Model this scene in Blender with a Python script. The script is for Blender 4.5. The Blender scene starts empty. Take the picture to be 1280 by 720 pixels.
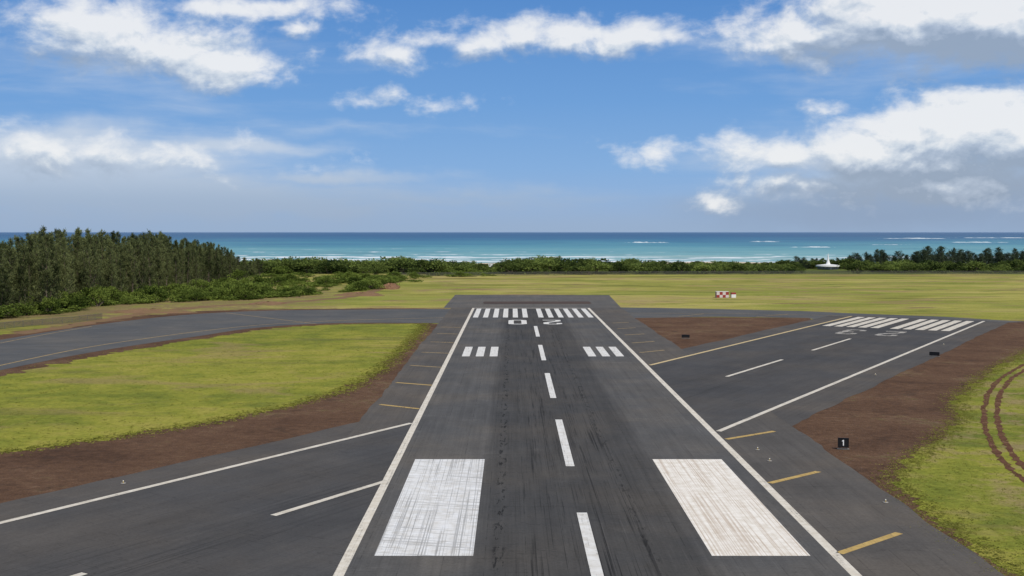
import bpy, bmesh, math, random
from mathutils import Vector
random.seed(7)
C = bpy.context.scene.collection
PI = math.pi
# ------------------------------------------------------------------ camera
H = 30.0; F = 1440.0
A = math.atan((360-289.7)/F)
cam = bpy.data.cameras.new('camera'); cam.lens = 36*F/1280; cam.sensor_width = 36
cam.clip_start = 0.5; cam.clip_end = 200000
co = bpy.data.objects.new('camera', cam); C.objects.link(co)
co.location = (0, 0, H); co.rotation_euler = (PI/2-A, 0, 0)
bpy.context.scene.camera = co
sc = bpy.context.scene
sc.view_settings.view_transform = 'Standard'; sc.view_settings.look = 'None'
sc.view_settings.exposure = 0; sc.view_settings.gamma = 1
def ray(x, y):
    u = (x-640)/F; v = (360-y)/F
    return (u, math.cos(A)+v*math.sin(A), -math.sin(A)+v*math.cos(A))
def gp(x, y, z=0.0):
    d = ray(x, y); t = (z-H)/d[2]
    return (d[0]*t, d[1]*t)
# ------------------------------------------------------------------ node helper
class NT:
    def __init__(s, t): s.t = t
    def n(s, typ, **kw):
        o = s.t.nodes.new(typ)
        for k, v in kw.items(): setattr(o, k, v)
        return o
    def put(s, sock, v):
        if isinstance(v, bpy.types.NodeSocket): s.t.links.new(v, sock)
        elif v is not None:
            if isinstance(v, (tuple, list)) and len(v) == 3 and sock.type == 'RGBA': v = (*v, 1)
            sock.default_value = v
    def m(s, op, a, b=None, c=None, clamp=False):
        o = s.n('ShaderNodeMath', operation=op, use_clamp=clamp)
        s.put(o.inputs[0], a)
        if b is not None: s.put(o.inputs[1], b)
        if c is not None: s.put(o.inputs[2], c)
        return o.outputs[0]
    def v(s, op, a, b=None):
        o = s.n('ShaderNodeVectorMath', operation=op)
        s.put(o.inputs[0], a)
        if b is not None: s.put(o.inputs[1], b)
        return o.outputs['Value'] if op in ('LENGTH', 'DOT_PRODUCT') else o.outputs[0]
    def noise(s, vec, scale=1, detail=4, rough=.5, dist=0, color=False):
        o = s.n('ShaderNodeTexNoise')
        s.put(o.inputs['Vector'], vec); o.inputs['Scale'].default_value = scale
        o.inputs['Detail'].default_value = detail; o.inputs['Roughness'].default_value = rough
        o.inputs['Distortion'].default_value = dist
        return o.outputs['Color' if color else 'Fac']
    def ramp(s, fac, stops, interp='LINEAR'):
        o = s.n('ShaderNodeValToRGB'); s.put(o.inputs[0], fac)
        e = o.color_ramp.elements; o.color_ramp.interpolation = interp
        while len(e) < len(stops): e.new(0.5)
        for k, (p, c) in enumerate(stops):
            e[k].position = p; e[k].color = (*c, 1)
        return o.outputs[0]
    def mix(s, fac, a, b, blend='MIX'):
        o = s.n('ShaderNodeMix', data_type='RGBA', blend_type=blend)
        s.put(o.inputs[0], fac); s.put(o.inputs[6], a); s.put(o.inputs[7], b)
        return o.outputs[2]
    def ss(s, v, a, b, lo=0, hi=1, interp='SMOOTHSTEP'):
        o = s.n('ShaderNodeMapRange', interpolation_type=interp)
        s.put(o.inputs[0], v); s.put(o.inputs[1], a); s.put(o.inputs[2], b); s.put(o.inputs[3], lo); s.put(o.inputs[4], hi)
        return o.outputs[0]
    def sep(s, vec):
        o = s.n('ShaderNodeSeparateXYZ'); s.put(o.inputs[0], vec); return o.outputs
    def comb(s, x=0, y=0, z=0):
        o = s.n('ShaderNodeCombineXYZ')
        s.put(o.inputs[0], x); s.put(o.inputs[1], y); s.put(o.inputs[2], z); return o.outputs[0]
    def scale(s, c, k):
        o = s.n('ShaderNodeVectorMath', operation='SCALE'); s.put(o.inputs[0], c); s.put(o.inputs['Scale'], k); return o.outputs[0]
    def pos(s): return s.n('ShaderNodeNewGeometry').outputs['Position']
    def rot(s, vec, ang):
        o = s.n('ShaderNodeVectorRotate', rotation_type='Z_AXIS'); s.put(o.inputs['Vector'], vec)
        o.inputs['Angle'].default_value = ang; return o.outputs[0]
def mat(name, build, rough=.9, spec=.2):
    m = bpy.data.materials.new(name); m.use_nodes = True
    t = m.node_tree; b = t.nodes['Principled BSDF']
    b.inputs['Roughness'].default_value = rough; b.inputs['Specular IOR Level'].default_value = spec
    N = NT(t); r = build(N)
    bump = None
    if isinstance(r, tuple) and len(r) == 2 and isinstance(r[0], bpy.types.NodeSocket): r, bump = r
    N.put(b.inputs['Base Color'], r)
    if bump is not None:
        bn = N.n('ShaderNodeBump'); bn.inputs['Strength'].default_value = bump[1]; bn.inputs['Distance'].default_value = bump[2]
        N.put(bn.inputs['Height'], bump[0]); N.put(b.inputs['Normal'], bn.outputs[0])
    return m
ANG5 = math.atan2(.512, .859)           # heading of the crossing runway, clockwise from +Y
D5 = Vector((math.sin(ANG5), math.cos(ANG5))); N5 = Vector((math.cos(ANG5), -math.sin(ANG5)))
# ------------------------------------------------------------------ materials
def asphalt(name, base, ang=0, centre=None, half=11, tint=(1, 1, 1), dark=.45, streak=1.0):
    def f(N):
        p = N.rot(N.pos(), ang) if ang else N.pos()
        x, y, z = N.sep(p)
        st = N.noise(N.comb(x, N.m('MULTIPLY', y, .018)), 1.1, 6, .65)
        st2 = N.noise(N.comb(N.m('MULTIPLY', x, 5.0), N.m('MULTIPLY', y, .05)), 1.0, 4, .6)
        bl = N.noise(p, .045, 5, .6)
        bl2 = N.noise(N.comb(N.m('MULTIPLY', x, 1.0), N.m('MULTIPLY', y, .4)), .2, 5, .65)
        fi = N.noise(p, 3.5, 4, .7)
        k = N.ss(st, .25, .75, 1-.15*streak, 1+.15*streak, 'LINEAR')
        k = N.m('MULTIPLY', k, N.ss(st2, .25, .75, 1-.08*streak, 1+.08*streak, 'LINEAR'))
        k = N.m('MULTIPLY', k, N.ss(bl, .3, .7, .85, 1.16, 'LINEAR'))
        k = N.m('MULTIPLY', k, N.ss(bl2, .3, .7, .88, 1.12, 'LINEAR'))
        k = N.m('MULTIPLY', k, N.ss(fi, .25, .75, .84, 1.16, 'LINEAR'))
        # paving lane joints
        lane = N.m('ABSOLUTE', N.m('SUBTRACT', N.m('FRACT', N.m('DIVIDE', N.m('ADD', x, 500.3), 3.8)), .5))
        wob = N.noise(p, .35, 3, .6)
        jt = N.m('MULTIPLY', N.ss(lane, .482, .499), N.ss(wob, .4, .62))
        k = N.m('MULTIPLY', k, N.m('SUBTRACT', 1, N.m('MULTIPLY', jt, .4)))
        # cracks and pale patches
        cr = N.noise(N.comb(N.m('MULTIPLY', x, .12), N.m('MULTIPLY', y, .9)), .5, 3, .5)
        ck = N.ss(N.m('ABSOLUTE', N.m('SUBTRACT', cr, .5)), .0, .006, 1, 0)
        cr2 = N.noise(p, .09, 6, .6, 1.0)
        ck2 = N.m('MULTIPLY', N.ss(N.m('ABSOLUTE', N.m('SUBTRACT', cr2, .52)), .0, .004, 1, 0), N.ss(bl, .45, .6))
        k = N.m('MULTIPLY', k, N.m('SUBTRACT', 1, N.m('MULTIPLY', N.m('MAXIMUM', ck, ck2), .25)))
        pt = N.ss(N.noise(p, .1, 6, .7, .6), .58, .68)
        k = N.m('MULTIPLY', k, N.m('ADD', 1, N.m('MULTIPLY', pt, .16)))
        if centre is not None:
            dx0 = N.m('SUBTRACT', x, centre)
            dx = N.m('ADD', N.m('ABSOLUTE', dx0), N.m('MULTIPLY', N.m('SUBTRACT', st, .5), 4))
            cen = N.ss(dx, half*.7, half*.95, 1, 0)
            k = N.m('MULTIPLY', k, N.m('SUBTRACT', 1, N.m('MULTIPLY', cen, dark)))
            # tyre scuffs: narrow ragged dark streaks near the centre line
            gate = N.ss(N.noise(N.comb(N.m('MULTIPLY', x, .5), N.m('MULTIPLY', y, .045), 2.0), 1.0, 4, .6), .45, .60)
            rb = N.noise(N.comb(N.m('MULTIPLY', x, 3.2), N.m('MULTIPLY', y, .022)), 1.0, 4, .6)
            rb = N.m('MULTIPLY', N.m('MULTIPLY', N.ss(rb, .51, .62), gate), N.ss(dx, half*.35, half*.7, 1, 0))
            k = N.m('MULTIPLY', k, N.m('SUBTRACT', 1, N.m('MULTIPLY', rb, .48*streak)))
            rb2 = N.noise(N.comb(N.m('MULTIPLY', x, 7), N.m('MULTIPLY', y, .035), 9.0), 1.0, 2, .5)
            rb2 = N.m('MULTIPLY', N.ss(rb2, .60, .67), N.ss(dx, half*.35, half*.65, 1, 0))
            k = N.m('MULTIPLY', k, N.m('SUBTRACT', 1, N.m('MULTIPLY', rb2, .45*streak)))
            sc_ = N.noise(N.comb(N.m('MULTIPLY', x, 9), N.m('MULTIPLY', y, .09), 4.0), 1.0, 2, .5)
            sc_ = N.m('MULTIPLY', N.ss(sc_, .62, .70), N.ss(N.noise(p, .05, 3, .5), .45, .6))
            k = N.m('MULTIPLY', k, N.m('ADD', 1, N.m('MULTIPLY', sc_, .3)))
            tr = N.noise(N.comb(N.m('MULTIPLY', x, 1.6), N.m('MULTIPLY', y, .35)), 1.0, 4, .7)
            for off, wd, st_ in ((-8.7, .9, .7), (5.6, .8, .45)):
                tl = N.ss(N.m('ABSOLUTE', N.m('SUBTRACT', dx0, off)), .2, wd, 1, 0)
                k = N.m('MULTIPLY', k, N.m('SUBTRACT', 1, N.m('MULTIPLY', N.m('MULTIPLY', N.ss(tr, .53, .6), tl), st_*min(1, dark*3))))
        c = N.mix(N.ss(bl, .35, .7), tuple(base*t for t in tint), tuple(base*t*q for t, q in zip(tint, (1.08, 1.0, .9))))
        return N.scale(c, k), (fi, .25, .03)
    return mat(name, f, .92, .12)
M_RWY = asphalt('asphalt_main', .090, 0, 7.45, 13, (1.02, 1, .98), .32)
M_RWY5 = asphalt('asphalt_crossing', .070, ANG5, -83.3, 12, (1.02, 1, 1.0), .06, .55)
M_SH = asphalt('asphalt_shoulder', .088, 0, None, 1, (1.07, .99, .91), .4, .7)
M_SH5 = asphalt('asphalt_shoulder_crossing', .080, ANG5, None, 1, (1.06, .99, .93), .4, .7)
M_TAXI = asphalt('asphalt_taxiway', .095, PI/2, None, 1, (.98, 1, 1.02), .4, .5)
M_PAD = asphalt('asphalt_pad', .10, 0, None, 1, (1.04, 1, .95), .4, .7)

def paint(name, col, wear=.5, ang=0, lines=0, under=(.07, .067, .064), cross=1.0):
    def f(N):
        p = N.rot(N.pos(), ang) if ang else N.pos()
        x, y, z = N.sep(p)
        s1 = N.noise(N.comb(N.m('MULTIPLY', x, 4), N.m('MULTIPLY', y, .12)), 1, 5, .65)
        s2 = N.noise(p, 2.2, 6, .75)
        w = N.m('ADD', N.m('MULTIPLY', s1, .6), N.m('MULTIPLY', s2, .4))
        k = N.ss(w, .62-.22*wear, .82-.2*wear)
        if lines:
            q = N.noise(N.comb(N.m('MULTIPLY', x, 6), N.m('MULTIPLY', y, .03)), 1, 3, .6)
            lo = .5 if cross else .44
            k = N.m('MAXIMUM', k, N.m('MULTIPLY', N.ss(q, lo, .64), .55*lines))
            if cross:
                pr = N.rot(p, -1.35); xr, yr, zr = N.sep(pr)
                q2 = N.noise(N.comb(N.m('MULTIPLY', xr, 4), N.m('MULTIPLY', yr, .05)), 1, 2, .5)
                k = N.m('MAXIMUM', k, N.m('MULTIPLY', N.ss(q2, .54, .62), .5*lines*cross))
            g = N.ss(N.noise(p, .25, 3, .5), .35, .65, .7, 1.0, 'LINEAR')
            k = N.m('MULTIPLY', k, g)
        dirt = N.noise(p, .8, 5, .6)
        c = N.mix(N.ss(dirt, .3, .75), col, tuple(c*q for c, q in zip(col, (.8, .77, .72))))
        return N.mix(N.m('MULTIPLY', k, .9), c, under)
    return mat(name, f, .75, .25)
M_W = paint('white_paint', (.70, .69, .66), .5)
M_W5 = paint('white_paint_crossing', (.66, .61, .52), .6, ANG5)
M_W5F = paint('white_paint_faded', (.46, .43, .38), .9, ANG5)
M_WL = paint('white_paint_scuffed', (.74, .74, .73), .4, 0, 1.15)
M_WR = paint('white_paint_streaked', (.82, .78, .71), .22, 0, 1.35, (.38, .27, .175), 0)
M_EDGE = paint('edge_paint', (.68, .63, .54), .55)
M_EDGE_Y = paint('edge_paint_cream', (.60, .47, .25), .5, ANG5)
M_Y = paint('yellow_paint', (.49, .34, .115), .6)
M_YF = paint('yellow_paint_faded', (.38, .275, .12), .75)

def grass_f(N):
    p = N.pos(); x, y, z = N.sep(p)
    n1 = N.noise(N.comb(N.m('MULTIPLY', x, .7), y), .022, 6, .62, .6)
    n2 = N.noise(p, .13, 7, .70)
    n3 = N.noise(p, 1.1, 5, .75)
    n4 = N.noise(N.comb(N.m('MULTIPLY', x, .3), y, 3.1), .03, 6, .66, .5)
    n5 = N.noise(N.comb(N.m('MULTIPLY', x, .5), y, 7.7), .045, 7, .68, .8)
    n6 = N.noise(N.comb(N.m('MULTIPLY', x, .22), y, 1.7), .07, 6, .7, .5)
    n7 = N.noise(N.comb(N.m('MULTIPLY', x, .35), y, 5.5), .016, 6, .7, .8)
    far = N.ss(y, 330, 480)
    rgt = N.ss(x, 40, 60)
    w = N.m('ADD', N.m('MULTIPLY', n1, .5), N.m('MULTIPLY', n2, .5))
    near = N.ramp(w, [(.32, (.082, .102, .020)), (.43, (.158, .178, .028)), (.52, (.238, .238, .037)), (.61, (.30, .268, .058)), (.72, (.31, .235, .092))])
    farc = N.ramp(N.m('ADD', N.m('MULTIPLY', n4, .5), N.m('MULTIPLY', n6, .5)), [(.34, (.10, .12, .028)), (.44, (.215, .21, .044)), (.51, (.335, .31, .075)), (.58, (.385, .325, .115)), (.64, (.25, .188, .088)), (.72, (.31, .27, .074))])
    # big green and straw swathes over the far field
    farc = N.mix(N.m('MULTIPLY', N.ss(n7, .52, .42), .65), farc, (.205, .23, .042))
    farc = N.mix(N.m('MULTIPLY', N.ss(n7, .55, .63), .75), farc, (.33, .25, .115))
    c = N.mix(far, near, farc)
    c = N.mix(N.m('MULTIPLY', N.ss(n5, .53, .64), N.m('ADD', .55, N.m('MULTIPLY', far, .3))), c, (.26, .185, .09))
    c = N.mix(N.m('MULTIPLY', N.ss(n5, .46, .35), .65), c, (.105, .128, .028))
    c = N.mix(N.m('MULTIPLY', N.ss(n6, .56, .63), N.m('ADD', .25, N.m('MULTIPLY', far, .55))), c, (.195, .13, .068))
    c = N.mix(N.m('MULTIPLY', N.m('MULTIPLY', N.ss(n2, .48, .62), rgt), N.ss(y, 330, 260, 0, .75)), c, (.26, .195, .10))
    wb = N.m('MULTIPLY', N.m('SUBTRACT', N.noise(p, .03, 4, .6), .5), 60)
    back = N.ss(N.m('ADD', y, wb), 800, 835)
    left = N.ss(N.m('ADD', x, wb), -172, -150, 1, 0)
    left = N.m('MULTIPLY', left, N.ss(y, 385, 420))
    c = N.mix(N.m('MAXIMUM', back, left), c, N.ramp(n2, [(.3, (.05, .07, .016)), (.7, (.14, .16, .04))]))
    # dry ground between taxiway and wood
    dry = N.m('MULTIPLY', N.ss(N.m('ADD', x, wb), -70, -105), N.ss(N.m('ADD', y, N.m('MULTIPLY', wb, .4)), 345, 375))
    dry = N.m('MULTIPLY', dry, N.ss(y, 700, 560))
    c = N.mix(N.m('MULTIPLY', dry, N.ss(n2, .38, .56, .15, .95)), c, (.195, .142, .072))
    # beach sand by the water
    c = N.mix(N.ss(z, -3.6, -4.4), c, (.55, .46, .33))
    k = N.ss(n3, .25, .75, .66, 1.30, 'LINEAR')
    return N.scale(c, k), (n3, .6, .2)
M_GRASS = mat('grass_ground', grass_f, .95, .05)
def dirt_f(N):
    p = N.pos()
    n1 = N.noise(p, .06, 6, .65, .5); n2 = N.noise(p, .7, 7, .78); n3 = N.noise(p, 4, 3, .7)
    w = N.m('ADD', N.m('MULTIPLY', n1, .5), N.m('MULTIPLY', n2, .5))
    c = N.ramp(w, [(.34, (.056, .033, .022)), (.45, (.098, .056, .035)), (.55, (.132, .077, .047)), (.68, (.21, .142, .095))])
    gr = N.m('MULTIPLY', N.ss(N.m('ADD', N.m('MULTIPLY', n1, .5), N.m('MULTIPLY', N.noise(p, .45, 7, .75), .5)), .54, .64), .55)
    c = N.mix(gr, c, (.12, .108, .042))
    dk = N.ss(N.noise(p, .14, 6, .7, .8), .54, .66)
    c = N.mix(N.m('MULTIPLY', dk, .5), c, (.052, .035, .026))
    k = N.ss(n3, .25, .75, .62, 1.38, 'LINEAR')
    return N.scale(c, k), (n2, 1.0, .3)
M_DIRT = mat('red_dirt', dirt_f, .95, .05)
def track_f(N):
    p = N.pos(); n = N.noise(p, .5, 6, .7)
    return N.ramp(n, [(.3, (.075, .035, .022)), (.55, (.125, .062, .037)), (.7, (.20, .12, .07))])
M_TRACK = mat('dirt_track', track_f, .95, .05)
M_BANK = mat('orange_earth', lambda N: N.ramp(N.noise(N.pos(), .5, 6, .7), [(.3, (.14, .07, .04)), (.7, (.27, .16, .09))]), .95, .05)
M_PALE = mat('pale_brown_track', lambda N: N.ramp(N.noise(N.pos(), .12, 7, .72), [(.36, (.17, .14, .055)), (.48, (.185, .115, .065)), (.62, (.205, .125, .075))]), .95, .05)
def sea_f(N):
    p = N.pos(); x, y, z = N.sep(p)
    lg = N.m('LOGARITHM', N.m('MAXIMUM', y, 100), 10)
    t = N.m('DIVIDE', N.m('SUBTRACT', lg, 3.1), 1.7)
    n1 = N.noise(N.comb(N.m('MULTIPLY', x, .0012), N.m('MULTIPLY', lg, 9)), 1.0, 5, .6)
    n2 = N.noise(N.comb(N.m('MULTIPLY', x, .0035), N.m('MULTIPLY', lg, 45)), 1.0, 5, .65)
    t = N.m('ADD', t, N.m('MULTIPLY', N.m('SUBTRACT', n1, .5), .34))
    t = N.m('ADD', t, N.m('MULTIPLY', N.m('SUBTRACT', n2, .5), .20))
    c = N.ramp(t, [(0, (.30, .42, .40)), (.06, (.20, .38, .39)), (.16, (.11, .29, .34)), (.26, (.075, .22, .30)), (.38, (.05, .145, .25)), (.54, (.048, .115, .22)), (.78, (.065, .135, .245)), (1, (.13, .21, .335))])
    # dark reef and weed patches in the shallows
    rf = N.noise(N.comb(N.m('MULTIPLY', x, .0045), N.m('MULTIPLY', lg, 26), 3.3), 1.0, 6, .65)
    c = N.mix(N.m('MULTIPLY', N.ss(rf, .55, .66), N.ss(lg, 3.75, 3.45, 0, .5)), c, (.055, .15, .20))
    # surf by the shore
    wr = N.m('MULTIPLY', N.m('SUBTRACT', N.noise(N.comb(N.m('MULTIPLY', x, .006), 0, 0), 1, 4, .55), .5), 300)
    yy = N.m('ADD', y, wr)
    rag = N.noise(N.comb(N.m('MULTIPLY', x, .016), N.m('MULTIPLY', y, .010)), 1.2, 6, .7)
    lf = N.ss(x, 250, -100, 0, .05)
    rag = N.m('ADD', rag, lf)
    foam = None
    for (a, w_, thr) in ((1370, 36, .42), (1465, 46, .46), (1590, 62, .46), (1760, 52, .55), (1990, 56, .58), (2350, 70, .62)):
        b = N.ss(N.m('ABSOLUTE', N.m('SUBTRACT', yy, a)), w_*.35, w_, 1, 0)
        q = N.m('MULTIPLY', b, N.ss(rag, thr, thr+.12))
        foam = q if foam is None else N.m('MAXIMUM', foam, q)
    wc = N.noise(N.comb(N.m('MULTIPLY', x, .012), N.m('MULTIPLY', lg, 260)), 1, 4, .7)
    foam = N.m('MAXIMUM', foam, N.m('MULTIPLY', N.ss(wc, .66, .75), N.ss(y, 9000, 3000, 0, .5)))
    return N.mix(foam, c, (.78, .80, .80))
M_SEA = mat('sea_water', sea_f, .45, .06)
M_FOAM = mat('sea_foam', lambda N: N.ramp(N.noise(N.pos(), .08, 5, .7), [(.35, (.45, .55, .58)), (.6, (.74, .77, .78))]), .9, .05)
def leaf_mat(name, dark, light, trans=.35, vary=.45):
    m = bpy.data.materials.new(name); m.use_nodes = True; N = NT(m.node_tree); t = m.node_tree
    t.nodes.remove(t.nodes['Principled BSDF']); out = t.nodes['Material Output']
    at = N.n('ShaderNodeAttribute', attribute_name='tone')
    oi = N.n('ShaderNodeObjectInfo')
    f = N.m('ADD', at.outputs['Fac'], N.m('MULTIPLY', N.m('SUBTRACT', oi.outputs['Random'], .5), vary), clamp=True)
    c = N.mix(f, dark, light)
    d = N.n('ShaderNodeBsdfDiffuse'); N.put(d.inputs[0], c)
    tr = N.n('ShaderNodeBsdfTranslucent'); N.put(tr.inputs[0], c)
    mx = N.n('ShaderNodeMixShader'); mx.inputs[0].default_value = trans
    t.links.new(d.outputs[0], mx.inputs[1]); t.links.new(tr.outputs[0], mx.inputs[2]); t.links.new(mx.outputs[0], out.inputs[0])
    return m
M_IRON = leaf_mat('ironwood_needles', (.040, .055, .022), (.235, .26, .105), .42, .75)
M_IRONFAR = leaf_mat('ironwood_needles_far', (.026, .040, .026), (.115, .15, .085))
M_SHRUB = leaf_mat('shrub_leaves', (.034, .058, .012), (.22, .28, .058), .38, .8)
M_SHRUB2 = leaf_mat('coastal_leaves', (.030, .050, .016), (.21, .265, .066), .38, .85)
M_TUFT = leaf_mat('grass_blades', (.15, .16, .03), (.38, .35, .09), .4)
def bark_f(N):
    p = N.n('ShaderNodeTexCoord').outputs['Object']
    return N.ramp(N.noise(p, 3, 5, .7), [(.3, (.09, .066, .05)), (.7, (.22, .175, .135))])
M_BARK = mat('bark', bark_f)
def flat(name, col, rough=.6, var=.15):
    def f(N):
        p = N.n('ShaderNodeTexCoord').outputs['Object']
        return N.ramp(N.noise(p, 2.5, 5, .7), [(.3, tuple(c*(1-var) for c in col)), (.7, tuple(min(1, c*(1+var)) for c in col))])
    return mat(name, f, rough, .3)
M_BLACK = flat('black_panel', (.008, .008, .009), .6)
M_SIGNW = flat('sign_white', (.80, .80, .78), .5, .03)
M_STEEL = flat('galvanised_steel', (.12, .12, .11), .6)
M_CONC = flat('concrete', (.16, .145, .125), .9)
M_WHITE = flat('white_render', (.70, .70, .67), .7, .08)
M_GREY = flat('grey_roof', (.30, .31, .32), .8)
M_DGREY = flat('dark_grey_wall', (.17, .18, .18), .8)
M_DGLASS = flat('dark_glass', (.03, .04, .05), .2)
M_LENS = flat('lens_glass', (.75, .72, .6), .2, .05)
M_YEL = flat('yellow_metal', (.6, .4, .05), .5)
M_RED = flat('red_metal', (.28, .04, .035), .6)
def check_f(N):
    p = N.n('ShaderNodeTexCoord').outputs['Object']
    ch = N.n('ShaderNodeTexChecker'); N.put(ch.inputs['Vector'], N.v('ADD', p, (.013, 1.017, .111)))
    ch.inputs['Scale'].default_value = 1/1.4
    ch.inputs['Color1'].default_value = (.28, .04, .035, 1); ch.inputs['Color2'].default_value = (.58, .52, .49, 1)
    return ch.outputs['Color']
M_CHECK = mat('red_white_chequer', check_f, .6, .2)
def mesh_fence_mat():
    m = bpy.data.materials.new('chain_link'); m.use_nodes = True; N = NT(m.node_tree); t = m.node_tree
    b = t.nodes['Principled BSDF']; b.inputs['Base Color'].default_value = (.06, .06, .05, 1); b.inputs['Roughness'].default_value = .8
    p = N.pos(); x, y, z = N.sep(p)
    k = 1/.12
    a = N.m('FRACT', N.m('MULTIPLY', N.m('ADD', N.m('ADD', x, y), z), k)); c = N.m('FRACT', N.m('MULTIPLY', N.m('SUBTRACT', N.m('ADD', x, y), z), k))
    w = N.m('MAXIMUM', N.m('LESS_THAN', a, .28), N.m('LESS_THAN', c, .28))
    N.put(b.inputs['Alpha'], w)
    return m
M_LINK = mesh_fence_mat()
# ------------------------------------------------------------------ objects
def tag(o, label=None, cat=None, group=None, kind=None):
    if label: o['label'] = label
    if cat: o['category'] = cat
    if group: o['group'] = group
    if kind: o['kind'] = kind
    return o
def mkmesh(name, v, f, m, tone=None, smooth=False):
    me = bpy.data.meshes.new(name); me.from_pydata(v, [], f); me.update()
    if m: me.materials.append(m)
    if tone is not None:
        a = me.attributes.new('tone', 'FLOAT', 'POINT'); a.data.foreach_set('value', tone)
    if smooth: me.polygons.foreach_set('use_smooth', [True]*len(me.polygons))
    return me
def link(name, me, parent=None, loc=(0, 0, 0), rz=0, sc=1):
    o = bpy.data.objects.new(name, me); C.objects.link(o); o.location = loc; o.rotation_euler = (0, 0, rz)
    o.scale = sc if isinstance(sc, (tuple, list)) else (sc, sc, sc)
    if parent: o.parent = parent
    return o
def obj(name, v, f, m, parent=None, **k): return link(name, mkmesh(name, v, f, m, **k), parent)
def poly(name, pts, z, m, parent=None):
    bm = bmesh.new(); fc = bm.faces.new([bm.verts.new((x, y, z)) for x, y in pts])
    bm.normal_update()
    if fc.normal.z < 0: fc.normal_flip()
    bmesh.ops.triangulate(bm, faces=[fc], ngon_method='EAR_CLIP')
    me = bpy.data.meshes.new(name); bm.to_mesh(me); bm.free(); me.materials.append(m)
    return link(name, me, parent)
rj = random.Random(3)
def rough_edge(pts, step=2.0, amp=.4, which=None):
    out = []; n = len(pts); drift = 0
    for i in range(n):
        a = Vector(pts[i]); b = Vector(pts[(i+1) % n]); L = (b-a).length
        if which is not None and i not in which: out.append((a.x, a.y)); continue
        k = max(1, int(L/step)); nrm = Vector((-(b-a).y, (b-a).x)).normalized() if L else Vector((0, 0))
        for j in range(k):
            drift = drift*.8+rj.gauss(0, amp*.6); e = min(1, math.sin(PI*j/k)*4)
            p = a.lerp(b, j/k)+nrm*(drift+rj.gauss(0, amp*.3))*e
            out.append((p.x, p.y))
    return out
def rect(x0, x1, y0, y1): return [(x0, y0), (x1, y0), (x1, y1), (x0, y1)]
def r5(s, n): p = D5*s+N5*n; return (p.x, p.y)
def rect5(s0, s1, n0, n1): return [r5(s0, n0), r5(s0, n1), r5(s1, n1), r5(s1, n0)]
def ribbon(pts, w, closed=False):
    P = [Vector(p) for p in pts]; n = len(P); L = []; R = []
    for i in range(n):
        a = P[(i-1) % n] if (closed or i) else None; b = P[(i+1) % n] if (closed or i < n-1) else None
        d1 = (P[i]-a).normalized() if a is not None else None; d2 = (b-P[i]).normalized() if b is not None else None
        if d1 is None: d1 = d2
        if d2 is None: d2 = d1
        t = (d1+d2).normalized(); nr = Vector((-t.y, t.x)); k = min(1.6, 1/max(.5, nr.dot(Vector((-d1.y, d1.x)))))
        L.append(P[i]+nr*w/2*k); R.append(P[i]-nr*w/2*k)
    m = n if closed else n-1
    return L, R, [(i, (i+1) % n, n+(i+1) % n, n+i) for i in range(m)]
def rib(name, pts, w, z, m, parent=None, closed=False, rag=0):
    L, R, f = ribbon(pts, w, closed)
    v = [(p.x+rj.gauss(0, rag), p.y+rj.gauss(0, rag), z) for p in L+R]
    f = [tuple(reversed(q)) for q in f]
    return obj(name, v, f, m, parent)
def smooth_line(pts, n=6):
    P = [Vector(p) for p in pts]; out = []
    for i in range(len(P)-1):
        p0 = P[max(0, i-1)]; p1 = P[i]; p2 = P[i+1]; p3 = P[min(len(P)-1, i+2)]
        for j in range(n):
            t = j/n
            q = .5*((2*p1)+(p2-p0)*t+(2*p0-5*p1+4*p2-p3)*t*t+(3*p1-p0-3*p2+p3)*t**3)
            out.append((q.x, q.y))
    out.append((P[-1].x, P[-1].y)); return out
class MB:
    def __init__(s): s.v = []; s.f = []
    def box(s, c, d, tap=1.0):
        x, y, z = c; a, b, h = d[0]/2, d[1]/2, d[2]/2; o = len(s.v)
        for (sx, sy, sz) in ((-1, -1, -1), (1, -1, -1), (1, 1, -1), (-1, 1, -1), (-1, -1, 1), (1, -1, 1), (1, 1, 1), (-1, 1, 1)):
            k = tap if sz > 0 else 1
            s.v.append((x+sx*a*k, y+sy*b*k, z+sz*h))
        s.f += [tuple(o+i for i in q) for q in ((0, 3, 2, 1), (4, 5, 6, 7), (0, 1, 5, 4), (1, 2, 6, 5), (2, 3, 7, 6), (3, 0, 4, 7))]; return s
    def lathe(s, c, prof, n=16):
        o = len(s.v); x, y, z = c
        for r, h in prof:
            for i in range(n): s.v.append((x+r*math.cos(2*PI*i/n), y+r*math.sin(2*PI*i/n), z+h))
        for j in range(len(prof)-1):
            for i in range(n): s.f.append((o+j*n+i, o+j*n+(i+1) % n, o+(j+1)*n+(i+1) % n, o+(j+1)*n+i))
        s.f.append(tuple(o+i for i in reversed(range(n)))); s.f.append(tuple(o+(len(prof)-1)*n+i for i in range(n))); return s
    def tube(s, pts, rad, n=6):
        o = len(s.v)
        for k, p in enumerate(pts):
            p = Vector(p); d = (Vector(pts[min(k+1, len(pts)-1)])-Vector(pts[max(k-1, 0)])).normalized()
            a = d.orthogonal().normalized() if abs(d.z) < .99 else Vector((1, 0, 0)); b = d.cross(a).normalized(); a = b.cross(d)
            for i in range(n):
                q = p+rad[k]*(a*math.cos(2*PI*i/n)+b*math.sin(2*PI*i/n)); s.v.append(tuple(q))
        for k in range(len(pts)-1):
            for i in range(n): s.f.append((o+k*n+i, o+k*n+(i+1) % n, o+(k+1)*n+(i+1) % n, o+(k+1)*n+i))
        return s
    def build(s, name, m, parent=None, bevel=0):
        o = obj(name, s.v, s.f, m, parent)
        if bevel:
            md = o.modifiers.new('bevel', 'BEVEL'); md.width = bevel; md.segments = 2
        return o
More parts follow.
